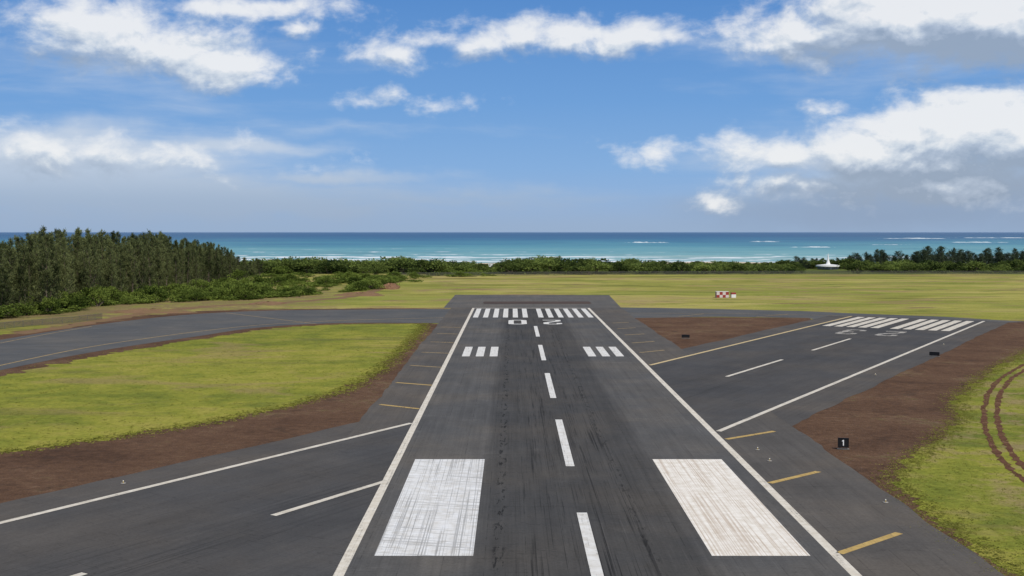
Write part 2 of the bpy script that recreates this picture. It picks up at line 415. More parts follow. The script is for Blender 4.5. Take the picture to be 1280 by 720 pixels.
def empty(name, loc, rz=0):
    o = bpy.data.objects.new(name, None); C.objects.link(o); o.location = loc; o.rotation_euler = (0, 0, rz); o.empty_display_size = .3; return o
# ------------------------------------------------------------------ ground, sea
def gz(x, y):
    if y < 880: return 0.0
    t = (y-880)/520
    return -6.2*min(t, 1.6)+.5*math.sin(x*.011)*min(1, t)+.35*math.sin(x*.027+1)*min(1, t)
xs = [-9000, -5000, -3000, -2000]+[-1500+30*i for i in range(101)]+[2000, 3000, 5000, 9000]
ys = [-6000, -2000, -500, 0, 400, 800, 880]+[900+25*i for i in range(33)]
v = [(x, y, gz(x, y)) for y in ys for x in xs]; nx = len(xs)
f = [(j*nx+i, j*nx+i+1, (j+1)*nx+i+1, (j+1)*nx+i) for j in range(len(ys)-1) for i in range(nx-1)]
tag(obj('ground', v, f, M_GRASS), 'broad flat airfield of mown yellow green grass running down to the shore', 'ground', kind='structure')
SEA = -5.0
tag(obj('ocean', [(-90000, 1200, SEA), (90000, 1200, SEA), (90000, 90000, SEA), (-90000, 90000, SEA)], [(0, 1, 2, 3)], M_SEA),
    'open ocean shading from turquoise shallows to deep blue at the horizon', 'ocean', kind='structure')
rb = random.Random(5)
def breaker(x0, x1, y, dep, hgt):
    Y = 1440*(H-SEA)/(y-289.7); X0 = (x0-640)/F*Y; X1 = (x1-640)/F*Y
    n = 70; v = []; f = []; wk = .5
    for i in range(n+1):
        t = i/n; e = math.sin(PI*t)**.6; wk = min(1, max(.02, wk+rb.gauss(0, .28))); j = wk
        x = X0+(X1-X0)*t; w = dep*e*(.15+.85*j); yc = Y+rb.uniform(-.1, .1)*dep
        v += [(x, yc-w/2, SEA-.3), (x, yc-w*.1, SEA-.2+hgt*e*j), (x, yc+w/2, SEA-.3)]
    for i in range(n):
        a = i*3; f += [(a, a+3, a+4, a+1), (a+1, a+4, a+5, a+2)]
    return obj('surf', v, f, M_FOAM)
for k, (x0, x1, y, dep, hgt, lab_) in enumerate([
    (778, 836, 303.2, 150, 3.4, 'long white breaker line out on the reef right of centre'),
    (936, 974, 302.2, 150, 3.4, 'short white breaker right of the long reef breaker'),
    (1095, 1182, 298.2, 220, 4.4, 'far white breaker nearest the horizon on the right'),
    (1184, 1286, 297.4, 220, 3.8, 'far thin breaker at the right edge of the sea'),
    (1082, 1140, 306.0, 110, 2.6, 'white breaker in the shallows above the right trees'),
    (1180, 1260, 303.0, 120, 2.6, 'ragged breaker in the shallows at far right'),
    (985, 1050, 309.0, 80, 2.0, 'small breaker inshore above the white beacon')]):
    tag(breaker(x0, x1, y, dep, hgt), lab_, 'breaking wave', kind='structure')
# ------------------------------------------------------------------ dirt, pavements
left_grass_edge = [(-60, 574), (0, 566), (100, 552), (180, 541), (250, 530), (350, 510), (430, 488), (472, 465), (500, 440), (524, 415), (531, 404)]
dl = [gp(*q) for q in left_grass_edge]+[(-20, 372), (-18, 150), r5(40, -104), r5(-40, -104)]
Zl = [0.008]
def nz(): Zl[0] += .006; return Zl[0]
tag(poly('dirt_verge', rough_edge(dl, .8, .75, range(10)), nz(), M_DIRT), 'bare red brown dirt verge between the left grass and the pavement', 'dirt', kind='structure')
tag(poly('dirt_verge', [(40, 283), (40, 402), gp(900, 396.5), gp(1012, 397.5), gp(1020, 405)], nz(), M_DIRT), 'bare brown dirt wedge between the two runways', 'dirt', kind='structure')
dr = [(40, 160), r5(160, -66), r5(405, -66), gp(1260, 401), gp(1380, 403), gp(1380, 418), gp(1282, 440), gp(1232, 468), gp(1196, 498), gp(1200, 522), gp(1170, 552), gp(1122, 588), gp(1118, 606), gp(1160, 640), gp(1240, 700), gp(1290, 735), (42.4, 92), (40, 92)]
tag(poly('dirt_verge', rough_edge(dr, .7, .65, range(5, 15)), nz(), M_DIRT), 'bare red brown dirt verge right of the crossing runway', 'dirt', kind='structure')
taxi_top = [(640, 387), (560, 386.3), (440, 387), (330, 388.5), (240, 393), (160, 401), (80, 412), (0, 425), (-90, 441)]
taxi_bot = [(-90, 482), (0, 463), (100, 443), (180, 430), (250, 420), (310, 411), (380, 405.5), (450, 403.6), (540, 404), (640, 405)]
def margin(ve, wid, taper, zz, label):
    Lv, Rv, _ = ribbon(ve, 1); nn = len(ve); V2 = []
    for i, (p, q) in enumerate(zip(Rv, ve)):
        g = p+(p-Vector(q)).normalized()*max(.3, (wid+rj.gauss(0, wid*.2))*min(1, taper(i, nn))); V2.append((g.x, g.y, zz))
    for p, q in zip(Lv, ve):
        g = p+(p-Vector(q)).normalized()*1.0; V2.append((g.x, g.y, zz))
    tag(obj('dirt_verge', V2, [(i, i+1, nn+i+1, nn+i) for i in range(nn-1)], M_DIRT), label, 'dirt', kind='structure')
margin(smooth_line([gp(*q) for q in taxi_bot[:9]], 16), 5.4, lambda i, n: .25+(n-1-i)/40, .011, 'thin brown dirt strip between the left taxiway and the grass island')
margin(smooth_line([gp(*q) for q in taxi_top[1:]], 16), 9, lambda i, n: .15+i/45, .0105, 'thin brown dirt strip along the outer edge of the left taxiway')
tw = tag(poly('taxiway', smooth_line([gp(*q) for q in taxi_top])+smooth_line([gp(*q) for q in taxi_bot]), nz(), M_TAXI), 'grey asphalt taxiway curving off to the left past the grass', 'taxiway', kind='structure')
tz = Zl[0]+.006
tw2 = tag(poly('taxiway', [(20, 400), gp(745, 399), gp(800, 397.5), gp(900, 396), gp(1010, 397.5), gp(1030, 402), gp(1235, 404), gp(1285, 402.5), gp(1180, 396), gp(1060, 391.5), gp(1000, 388.8), gp(880, 386), gp(775, 384.3), (20, 455)], nz(), M_TAXI), 'asphalt taxiway joining the far ends of the two runways', 'taxiway', kind='structure')
pad = tag(poly('blast_pad', [(-27, 452), (43, 452), (46, 545), (-27, 548)], nz(), M_PAD), 'grey asphalt blast pad beyond the far end of the main runway', 'blast pad', kind='structure')
sh5 = tag(poly('runway_shoulder', rough_edge(rect5(-140, 412, -113, -53.5), 3, .22), nz(), M_SH5), 'asphalt shoulder along the crossing runway', 'runway shoulder', kind='structure')
sh = tag(poly('runway_shoulder', rough_edge(rect(-24, 43, -80, 455), 3, .22), nz(), M_SH), 'asphalt shoulder along the main runway', 'runway shoulder', kind='structure')
rw5 = tag(poly('crossing_runway', rect5(-140, 414, -105.8, -60.8), nz(), M_RWY5), 'dark asphalt runway crossing diagonally from lower left to far right', 'runway', kind='structure')
rw = tag(poly('main_runway', rect(-15.6, 30.5, -80, 454), nz(), M_RWY), 'long dark asphalt runway running straight ahead to the sea', 'runway', kind='structure')
ZM = nz(); ZM2 = nz(); ZM3 = nz()
CX = 7.45
def lab(o, l): o['label'] = l; return o
lab(poly('edge_line', rect(-15.6, -14.65, -80, 452), ZM, M_EDGE, rw), 'white left edge line of the main runway')
lab(poly('edge_line', rect(29.55, 30.5, -80, 452), ZM, M_EDGE, rw), 'white right edge line of the main runway')
for y0 in (24, 85, 146, 206.5, 267.5, 328.5):
    poly('centerline_stripe', rect(CX-.55, CX+.55, y0, y0+36.6), ZM, M_W, rw)
lab(poly('aiming_point_marking', rect(-12.75, -3.6, 105.2, 150.5), ZM, M_WL, rw), 'scuffed white aiming block left of the centreline')
lab(poly('aiming_point_marking', rect(18.5, 27.6, 105.2, 150.5), ZM, M_WR, rw), 'creamy white aiming block right of the centreline')
for s in (-1, 1):
    for k in range(3):
        c = CX+s*(11.9+k*3.35); poly('touchdown_bar', rect(c-.95, c+.95, 276, 299), ZM, M_W, rw)
    for k in range(6):
        c = CX+s*(2.75+k*3.5); poly('threshold_stripe', rect(c-.9, c+.9, 402, 448), ZM, M_W, rw)
poly('threshold_bar', rect(-14.5, 29.4, 450.6, 452), ZM, M_EDGE, rw)
GL = {'2': [[(.85, 13.0), (.85, 16.4), (1.8, 17.4), (4.2, 17.4), (5.15, 16.4), (5.15, 11.5), (.85, 5.0), (.85, .85), (6, .85)]],
      '0': [[(.85, 1.9), (1.8, .85), (4.2, .85), (5.15, 1.9), (5.15, 16.4), (4.2, 17.4), (1.8, 17.4), (.85, 16.4)]],
      '3': [[(.85, 13.6), (.85, 16.4), (1.8, 17.4), (4.2, 17.4), (5.15, 16.4), (5.15, 10.8), (4.4, 9.4), (5.15, 8.0), (5.15, 1.9), (4.2, .85), (1.8, .85), (.85, 1.9), (.85, 4.7)], [(4.6, 9.4), (2.2, 9.4)]]}
def glyph(ch, fn, m, parent, label):
    V = []; Fc = []
    for k, path in enumerate(GL[ch]):
        L, R, f = ribbon(path, 1.75, ch == '0'); o = len(V)
        V += [(*fn(p.x, p.y), ZM+.003*k) for p in L+R]
        Fc += [tuple(o+i for i in q) for q in f]
    g = obj('runway_number', V, Fc, m, parent); g['label'] = label; return g
glyph('2', lambda u, w: (CX+8.9-u, 390.5-w), M_W, rw, 'painted numeral 2 of the far number 20')
glyph('0', lambda u, w: (CX-2.6-u, 390.5-w), M_W, rw, 'painted numeral 0 of the far number 20')
nl, nr_, nc = -105.3, -61.3, -83.3
XL = lambda n, x: (x-n*N5.x)/D5.x          # s where the line n meets the world x
lab(poly('edge_line', rect5(-140, XL(nl, -15.8), nl-.45, nl+.45), ZM2, M_W5, rw5), 'white edge line at lower left of the crossing runway')
lab(poly('edge_line', rect5(XL(nl, 31), 412, nl-.45, nl+.45), ZM2, M_EDGE_Y, rw5), 'yellowed left edge line of the crossing runway')
lab(poly('edge_line', rect5(XL(nr_, 31), 412, nr_-.45, nr_+.45), ZM2, M_W5, rw5), 'white right edge line of the crossing runway')
for a, b in ((29.5, 66.5), (90.5, 110.5), (226.5, 263.5), (288, 325)):
    poly('centerline_stripe', rect5(a, b, nc-.42, nc+.42), ZM2, M_W5, rw5)
for s in (-1, 1):
    for k in range(5):
        c = nc+s*(3.0+k*3.75); poly('threshold_stripe', rect5(365, 410, c-1.25, c+1.25), ZM2, M_W5, rw5)
glyph('2', lambda u, w: r5(356-w*.93, nc+8.9-u), M_W5F, rw5, 'faded painted numeral 2 of the far number 23')
glyph('3', lambda u, w: r5(356-w*.93, nc-2.6-u), M_W5F, rw5, 'faded painted numeral 3 of the far number 23')
for (a, b) in (((475, 506), (524, 511.5)), ((495, 478.5), (540, 482)), ((513, 457), (552, 459.5)), ((527, 440.5), (562, 442)), ((538, 427.5), (567, 428.6)), ((546, 417), (572, 417.8)), ((551, 409), (576, 409.6)),
               ((908, 549.5), (968, 539.5)), ((962, 604.5), (1023, 590)), ((1049, 692.5), (1124, 667)),
               ((800, 441), (830, 438)), ((790, 429), (818, 427)), ((781, 419), (806, 417.6)), ((772, 411), (794, 410)), ((766, 404), (786, 403.2))):
    near = a[1] > 470
    rib('shoulder_hash', [gp(*a), gp(*b)], .85 if near else .8, ZM, M_Y if near else M_YF, sh)
rib('taxi_line', smooth_line([gp(*q) for q in ((-60, 472), (0, 457), (100, 436), (180, 423.5), (260, 413), (330, 406), (420, 401), (520, 398), (585, 397))]), .45, tz, M_Y, tw)
rib('taxi_line', smooth_line([gp(*q) for q in ((283, 391.2), (330, 397), (395, 404.8))]), .5, tz+.005, M_YF, tw)
rib('taxi_line', smooth_line([gp(*q) for q in ((-40, 437), (0, 429), (60, 417.5), (115, 408))]), .5, tz+.005, M_YF, tw)
rib('taxi_line', [gp(780, 391.5), gp(900, 392.2), gp(1010, 394), gp(1100, 396)], .5, Zl[0]+.006, M_YF, tw2)
rib('taxi_line', [gp(848, 396), gp(880, 392.5)], .6, Zl[0]+.012, M_YF, tw2)
rib('taxi_line', [gp(945, 396.5), gp(985, 393)], .6, Zl[0]+.012, M_YF, tw2)
poly('pad_patch', rough_edge(rect(-12, 33, 478, 494), 2, .4), Zl[0], asphalt('asphalt_patch', .06, PI/2, None, 1, (1.3, .95, .8)), pad)
# tyre ruts and tracks
for off, l in ((-1.0, 'outer'), (1.0, 'inner')):
    c = smooth_line([gp(*q) for q in ((1345, 650), (1300, 608), (1264, 577), (1245, 547), (1238, 520), (1244, 490), (1264, 469), (1300, 450), (1350, 434))], 16)
    L, R, _ = ribbon(c, abs(off)*2); c2 = [(p.x, p.y) for p in (L if off < 0 else R)]
    tag(rib('dirt_track', c2, .9, .016 if off < 0 else .019, M_TRACK, rag=.13), 'reddish %s tyre rut curving through the grass at the right edge' % l, 'tyre track', kind='structure')
tag(rib('dirt_track', smooth_line([gp(*q) for q in ((20, 417), (90, 407), (150, 397), (200, 389), (270, 382.5), (340, 379), (420, 373), (462, 365), (492, 353), (499, 348.6))], 8), 6.5, .0125, M_PALE, rag=.8), 'brown dirt track winding past the left wood', 'dirt track', kind='structure')
tag(rib('dirt_track', [gp(495+i*28, 349-3.8*min(1, i/14)) for i in range(31)], 4.5, .013, M_DIRT, rag=.8), 'thin brown perimeter track with painted fence shadow along the far fence', 'dirt track', kind='structure')  # dirt road; its dark colour also paints the fence's shadow along the scrub
def mound(X, Y, rx, ry, h, label, m_):
    V = []; Fc = []; n = 26; m = 9
    for j in range(m+1):
        q = j/m
        for i in range(n):
            a = 2*PI*i/n; k = 1+.18*math.sin(3*a+X)+rj.gauss(0, .05)
            V.append((X+rx*q*k*math.cos(a), Y+ry*q*k*math.sin(a), -.05+h*(1-q*q)*(1+rj.gauss(0, .12))))
    for j in range(m):
        for i in range(n): Fc.append((j*n+i, (j+1)*n+i, (j+1)*n+(i+1) % n, j*n+(i+1) % n))
    tag(obj('dirt_bank', V, Fc, m_), label, 'dirt bank', kind='structure')
X, Y = gp(488, 360); mound(X, Y, 6, 16, 2.4, 'orange dirt bank where the track meets the far grass', M_BANK)
X, Y = gp(452, 369); mound(X, Y, 12, 9, 1.5, 'long brown earth bank left of the orange bank', M_PALE)
X, Y = gp(335, 380); mound(X, Y, 8, 7, 1.0, 'low brown dirt bank beside the track near the taxiway', M_PALE)
X, Y = gp(190, 390); mound(X, Y, 16, 9, 1.2, 'long low brown dirt bank at the foot of the left wood', M_PALE)
# ------------------------------------------------------------------ grass tufts
rt = random.Random(11)
def inside(p, pts):
    x, y = p; c = False; j = len(pts)-1
    for i in range(len(pts)):
        xi, yi = pts[i]; xj, yj = pts[j]
        if (yi > y) != (yj > y) and x < (xj-xi)*(y-yi)/(yj-yi)+xi: c = not c
        j = i
    return c
lg_poly = [gp(*q) for q in left_grass_edge]+[gp(*q) for q in ((480, 404.5), (380, 407), (310, 413), (250, 422), (180, 432), (100, 445), (0, 466), (-60, 478))]
rg_edge = [gp(*q) for q in ((1300, 433), (1282, 440), (1232, 468), (1196, 498), (1200, 522), (1170, 552), (1122, 588), (1118, 606), (1160, 640), (1240, 700), (1275, 725))]
rg_poly = rg_edge+[gp(1330, 725), gp(1330, 430)]
def tufts(name, P, edge, n_in, n_ed, label, sz=1.0):
    V = []; Fc = []; T = []
    xs_ = [p[0] for p in P]; ys_ = [p[1] for p in P]
    def add(x, y, k=1):
        tone = min(1, max(0, rt.gauss(.42, .28))); k *= sz
        for _ in range(4):
            a = rt.uniform(0, 2*PI); w = rt.uniform(.08, .2)*k; h = rt.uniform(.02, .09)*k
            ox = x+rt.gauss(0, .22); oy = y+rt.gauss(0, .22); dx = math.cos(a)*w; dy = math.sin(a)*w
            o = len(V); V.extend([(ox-dx, oy-dy, .02), (ox+dx, oy+dy, .02), (ox+dy*1.3+rt.gauss(0, .06), oy-dx*1.3+rt.gauss(0, .06), .02+h)])
            Fc.append((o, o+1, o+2)); T.extend([tone]*3)
    k = 0
    while k < n_in:
        x = rt.uniform(min(xs_), max(xs_)); y = min(ys_)+(max(ys_)-min(ys_))*rt.random()**1.6
        if inside((x, y), P): add(x, y, rt.choice((.7, .8, 1))); k += 1
    seg = []
    for a, b in zip(edge[:-1], edge[1:]):
        a = Vector(a); b = Vector(b); seg.append((a, b, (b-a).length))
    tot = sum(s[2] for s in seg)
    for _ in range(n_ed):
        u = rt.uniform(0, tot)
        for a, b, L in seg:
            if u <= L: break
            u -= L
        p = a.lerp(b, min(1, u/L)); nr = Vector((-(b-a).y, (b-a).x)).normalized()
        p = p+nr*rt.gauss(0, 1.3); add(p.x, p.y, 1.2)
    tag(obj(name, V, Fc, M_TUFT, tone=T), label, 'grass', kind='stuff')
tufts('grass_tufts', lg_poly, dl[:11], 3000, 3400, 'short yellow green grass on the field left of the runway')
tufts('grass_tufts', rg_poly, rg_edge, 2600, 5000, 'short yellow green grass at the right edge beside the tyre ruts', .7)
# ------------------------------------------------------------------ vegetation
def leafquad(V, Fc, T, p, d, L, w, tone):
    d = d.normalized(); s = d.orthogonal(); a = random.uniform(0, 2*PI)
    s = (s*math.cos(a)+d.cross(s)*math.sin(a)).normalized()*w/2
    o = len(V); e = p+d*L
    V.extend([tuple(p-s*.5), tuple(p+d*L*.45-s), tuple(e), tuple(p+d*L*.45+s)]); Fc.append((o, o+1, o+2, o+3)); T.extend([tone]*4)
def rv(): return Vector((random.gauss(0, 1), random.gauss(0, 1), random.gauss(0, 1)))
def ironwood(seed, h, spread=.17, limbs=66, leaf=M_IRON, pw=.72, up0=.45):
    random.seed(seed)
    tr = MB(); r0 = h*.013+.06; V = []; Fc = []; T = []; leaders = []
    lean = Vector((random.gauss(0, .035), random.gauss(0, .035), 0))*h
    leaders.append(([(lean*(t*t)+Vector((math.sin(t*5+seed)*.25, math.cos(t*4)*.25, h*t*.96))) for t in [i/8 for i in range(9)]], .04, r0, .74))
    a0 = random.uniform(0, 6)
    for j in range(2):
        a = a0+j*random.uniform(2.2, 4); R = h*spread*random.uniform(.35, .7); z0 = h*random.uniform(.15, .35); z1 = h*random.uniform(.5, .86)
        leaders.append(([Vector((math.cos(a)*R*(t**.7), math.sin(a)*R*(t**.7), z0+(z1-z0)*t)) for t in [i/6 for i in range(7)]], .12, r0*.5, .22))
    for pts, t0, r_, share in leaders:
        n = len(pts)-1
        tr.tube([tuple(p) for p in pts], [r_*(1-i/n)**.8+.03 for i in range(n+1)], 7)
        cnt = int(limbs*share)
        for i in range(cnt):
            t = t0+(.97-t0)*(i+random.random())/cnt
            q_ = t*n; i0 = min(n-1, int(q_)); b = pts[i0].lerp(pts[i0+1], q_-i0); az = i*2.4+random.uniform(-.6, .6)
            L = h*spread*(max(.02, 1-t)**pw)*random.uniform(.4, 1.4)*(1 if share > .5 else .6)+.6
            up = random.uniform(up0, up0+.8)+t*.8
            d = Vector((math.cos(az), math.sin(az), up)).normalized()
            e = b+d*L; mid = b.lerp(e, .5)+Vector((0, 0, -.06*L))
            tr.tube([tuple(b), tuple(mid), tuple(e)], [.09*(1-t)+.04, .05, .015], 4)
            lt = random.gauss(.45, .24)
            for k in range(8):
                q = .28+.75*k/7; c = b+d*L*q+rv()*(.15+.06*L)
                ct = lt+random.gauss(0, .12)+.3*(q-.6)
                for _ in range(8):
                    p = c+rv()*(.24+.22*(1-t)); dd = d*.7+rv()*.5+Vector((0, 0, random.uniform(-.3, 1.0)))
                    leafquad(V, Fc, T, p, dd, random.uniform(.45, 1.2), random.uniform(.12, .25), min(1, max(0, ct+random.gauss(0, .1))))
        for _ in range(20):
            p = pts[-1]+rv()*.16; leafquad(V, Fc, T, p, Vector((0, 0, 1))+rv()*.22, random.uniform(.4, 1.3), .16, .6)
    return mkmesh('trunk', tr.v, tr.f, M_BARK), mkmesh('crown', V, Fc, leaf, tone=T)
def bush(seed, leaf, n=1000, big=1.0):
    random.seed(seed)
    V = []; Fc = []; T = []; st = MB(); lobes = []
    for i in range(random.randint(7, 11)):
        a = random.uniform(0, 2*PI); r = random.uniform(0, .7)
        lobes.append((Vector((r*math.cos(a), r*math.sin(a), random.uniform(.25, .66)-.25*r)), random.uniform(.2, .42), random.gauss(.45, .2)))
        c = lobes[-1][0]
        st.tube([(c.x*.1, c.y*.1, 0), (c.x*.5, c.y*.5, c.z*.6), tuple(c)], [.03, .022, .01], 5)
    for i in range(n):
        c, R, t = random.choice(lobes); d = rv().normalized(); d.z = abs(d.z)*1.0 if random.random() < .8 else d.z
        p = c+Vector((d.x*R, d.y*R, d.z*R*.85))*random.uniform(.7, 1.16)
        if p.z < .02: p.z = random.uniform(.02, .15)
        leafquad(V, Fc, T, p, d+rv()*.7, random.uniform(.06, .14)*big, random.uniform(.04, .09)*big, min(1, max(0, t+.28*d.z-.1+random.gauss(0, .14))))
    return mkmesh('stem', st.v, st.f, M_BARK), mkmesh('foliage', V, Fc, leaf, tone=T), (V, Fc, T)
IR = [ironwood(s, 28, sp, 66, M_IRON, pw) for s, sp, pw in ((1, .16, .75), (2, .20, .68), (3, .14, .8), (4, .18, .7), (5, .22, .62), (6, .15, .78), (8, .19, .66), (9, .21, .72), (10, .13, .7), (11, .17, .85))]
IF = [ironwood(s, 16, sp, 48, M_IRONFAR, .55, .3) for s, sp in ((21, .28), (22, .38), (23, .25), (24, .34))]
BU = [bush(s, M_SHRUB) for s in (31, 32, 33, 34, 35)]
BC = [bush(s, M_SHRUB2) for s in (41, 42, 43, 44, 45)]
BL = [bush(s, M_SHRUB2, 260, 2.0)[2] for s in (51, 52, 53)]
def ordn(n): return '%d%s' % (n, 'th' if 10 <= n % 100 <= 20 else {1: 'st', 2: 'nd', 3: 'rd'}.get(n % 10, 'th'))
rp = random.Random(17)
def plant(name, protos, names, loc, scale, label, cat, group):
    r = empty(name, loc, rp.uniform(0, 6.28)); r.scale = scale
    pr = rp.choice(protos)
    for nm, me in zip(names, pr): link(nm, me, r)
    return tag(r, label, cat, group)
def lerp_t(P, x):
    for (a, ya), (b, yb) in zip(P[:-1], P[1:]):
        if a <= x <= b: return ya+(yb-ya)*(x-a)/(b-a)
    return P[-1][1] if x > P[-1][0] else P[0][1]
SKY = [(-60, 300), (0, 300), (20, 295), (40, 287), (75, 285), (130, 288), (190, 291), (240, 297), (275, 305), (300, 314), (330, 325)]
rows = []
for ri, (X, y0, y1, stp) in enumerate(((-180, 400, 800, 4.4), (-189, 425, 800, 5.2), (-201, 450, 800, 6.5), (-216, 480, 800, 8.5))):
    y = y0; row = []
    while y < y1:
        xx = X+rp.gauss(0, 3.4); yy = y+rp.uniform(-3.5, 3.5)
        pxl = 640+F*xx/yy
        if pxl > -35:
            hgt = (H-(lerp_t(SKY, pxl)-289.7)*yy/F)
            if ri == 0: hgt *= rp.uniform(.38, .95)
            elif ri == 1: hgt *= rp.uniform(.68, 1.02)
            else: hgt *= rp.uniform(.84, 1.02)
            if rp.random() < .12: hgt *= 1.06
            row.append((pxl, xx, yy, hgt))
        y += stp*rp.uniform(.6, 1.4)
    row.sort(); rows.append(row)
RN = ['front row', 'second row', 'third row', 'back row']
for ri, row in enumerate(rows):
    for k, (pxl, x, y, h) in enumerate(row):
        s = h/28
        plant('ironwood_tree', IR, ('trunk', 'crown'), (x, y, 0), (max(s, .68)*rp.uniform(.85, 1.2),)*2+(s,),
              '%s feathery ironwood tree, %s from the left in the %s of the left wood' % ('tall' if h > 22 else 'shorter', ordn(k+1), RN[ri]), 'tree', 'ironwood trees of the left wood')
front_base = [(-40, 402), (60, 393), (130, 382), (230, 377), (300, 375), (360, 371), (440, 364), (500, 357), (560, 350), (620, 344.5)]
clumps = [(rp.uniform(290, 600), rp.random()) for _ in range(18)]
sh_l = []
for k in range(296):
    if k < 140: x = rp.uniform(-30, 340); yb = lerp_t(front_base, x)-abs(rp.gauss(0, 1))*9
    else:
        cx, cd = rp.choice(clumps); x = cx+rp.gauss(0, 12); b_ = lerp_t(front_base, x); yb = b_-(b_-338)*cd+rp.gauss(0, 1.6)
        yb = min(yb, b_)
    yb = max(yb, 337.5)
    X, Y = gp(x, yb)
    if X < -186: continue
    hh = rp.choice((rp.uniform(1.5, 3.5), rp.uniform(2.5, 6.0)))
    if x < 330: hh = rp.choice((rp.uniform(2, 5), rp.uniform(3.5, 8)))
    else: hh = min(hh, H-(327-289.7)*Y/F)
    sh_l.append((x, X, Y, max(hh, 1.2)))
sh_l.sort()
for k, (x, X, Y, hh) in enumerate(sh_l):
    w = hh*rp.uniform(.9, 1.9) if hh < 6 else hh*rp.uniform(.7, 1.0)
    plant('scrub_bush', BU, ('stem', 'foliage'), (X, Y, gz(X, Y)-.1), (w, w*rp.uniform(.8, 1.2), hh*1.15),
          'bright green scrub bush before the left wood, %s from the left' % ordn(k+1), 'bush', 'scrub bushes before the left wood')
belt = []
BT = [(300, 325), (340, 323.5), (385, 319.5), (440, 325), (500, 320.5), (560, 325.5), (600, 328), (628, 327), (650, 322), (700, 319), (750, 321.5), (765, 326), (795, 321.5), (830, 326), (870, 327), (930, 328), (985, 327)]
for k in range(210):
    x = 300+(985-300)*(k+rp.random())/210
    Y = rp.choice((rp.uniform(800, 870), rp.uniform(822, 880), rp.uniform(850, 960), rp.uniform(950, 1120)))
    X = (x-640)/F*Y
    z = gz(X, Y)
    tp = lerp_t(BT, x)+rp.choice((rp.uniform(-2, 2), rp.uniform(0, 8)))
    hh = H-z-(tp-289.7)*Y/F
    if Y < 822: hh *= rp.uniform(.3, .7)
    hh = max(1.8, min(hh, 11.5))
    if 600 < x < 630 and Y < 1060: hh *= .5
    belt.append((x, X, Y, z, hh))
belt.sort()
for k, (x, X, Y, z, hh) in enumerate(belt):
    w = max(4, hh*rp.uniform(.9, 1.9))
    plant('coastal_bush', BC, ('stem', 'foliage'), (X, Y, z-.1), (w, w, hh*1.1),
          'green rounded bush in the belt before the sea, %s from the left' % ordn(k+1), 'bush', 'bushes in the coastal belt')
rtn = []
RTOP = [(975, 327), (990, 321), (1005, 319), (1040, 321), (1060, 318), (1085, 311), (1100, 309), (1120, 312), (1150, 307), (1180, 308), (1205, 313), (1230, 311), (1255, 307), (1290, 309)]
for k in range(84):
    x = 978+(1320-978)*(k+rp.random())/84
    Y = rp.uniform(930, 1030)
    if 1012 < x < 1060: Y = rp.uniform(985, 1040)
    X = (x-640)/F*Y; z = gz(X, Y)
    hh = max(4, (H-z-(lerp_t(RTOP, x)-289.7)*Y/F)*rp.choice((rp.uniform(.5, .7), rp.uniform(.55, .85), rp.uniform(.75, 1.0))))
    rtn.append((x, X, Y, z, hh))
rtn.sort()
for k, (x, X, Y, z, hh) in enumerate(rtn):
    s = hh/16
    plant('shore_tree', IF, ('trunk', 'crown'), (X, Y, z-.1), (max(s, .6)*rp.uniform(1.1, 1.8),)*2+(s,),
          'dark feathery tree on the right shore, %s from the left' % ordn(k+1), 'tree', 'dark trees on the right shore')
rbush = []
for k in range(95):
    x = 965+(1320-965)*(k+rp.random())/95; Y = rp.uniform(840, 930)
    if 1005 < x < 1066: Y = rp.uniform(960, 985)
    X = (x-640)/F*Y
    rbush.append((x, X, Y, rp.choice((rp.uniform(3, 6), rp.uniform(5, 10)))))
rbush.sort()
for k, (x, X, Y, hh) in enumerate(rbush):
    w = max(4, hh*rp.uniform(1, 1.7))
    plant('shore_bush', BC, ('stem', 'foliage'), (X, Y, gz(X, Y)-.1), (w, w, hh*1.1),
          'low dark bush under the right shore trees, %s from the left' % ordn(k+1), 'bush', 'bushes under the right shore trees')
def carpet(name, spots, label, m):
    V = []; Fc = []; T = []
    for (X, Y, z, w, h) in spots:
        bv, bf, bt = rp.choice(BL); a = rp.uniform(0, 6.28); c, s = math.cos(a), math.sin(a); o = len(V); dt = rp.gauss(0, .25)
        V.extend([(X+w*(p[0]*c-p[1]*s), Y+w*(p[0]*s+p[1]*c), z+h*p[2]) for p in bv])
        Fc.extend([tuple(o+i for i in q) for q in bf]); T.extend([min(1, max(0, t+dt)) for t in bt])
    tag(obj(name, V, Fc, m, tone=T), label, 'scrub', kind='stuff')
sp = []
for k in range(640):
    x = rp.uniform(250, 1330); Y = rp.uniform(826, 1180); X = (x-640)/F*Y
    if 1000 < x < 1070 and Y < 960: continue
    lim = 2.0 if 600 < x < 630 else 5.2
    sp.append((X, Y, gz(X, Y)-.1, rp.uniform(4, 9), rp.uniform(1.2, lim)))
carpet('coastal_scrub', sp, 'low green scrub carpeting the ground between fence and beach', M_SHRUB2)
sp = []
for k in range(900):
    if k < 420: x = rp.uniform(-40, 380); yb = max(337.5, lerp_t(front_base, x)-abs(rp.gauss(0, 1))*14)
    else:
        cx, cd = rp.choice(clumps); x = cx+rp.gauss(0, 17); b_ = lerp_t(front_base, x); yb = max(337.5, min(b_, b_-(b_-338)*cd+rp.gauss(0, 2.4)))
    X, Y = gp(x, yb)
    if X < -240: continue
    sp.append((X, Y, gz(X, Y)-.1, rp.uniform(2.5, 7), rp.uniform(.6, 3.0)))
carpet('wood_edge_scrub', sp, 'low bright green scrub along the edge of the left wood', M_SHRUB)
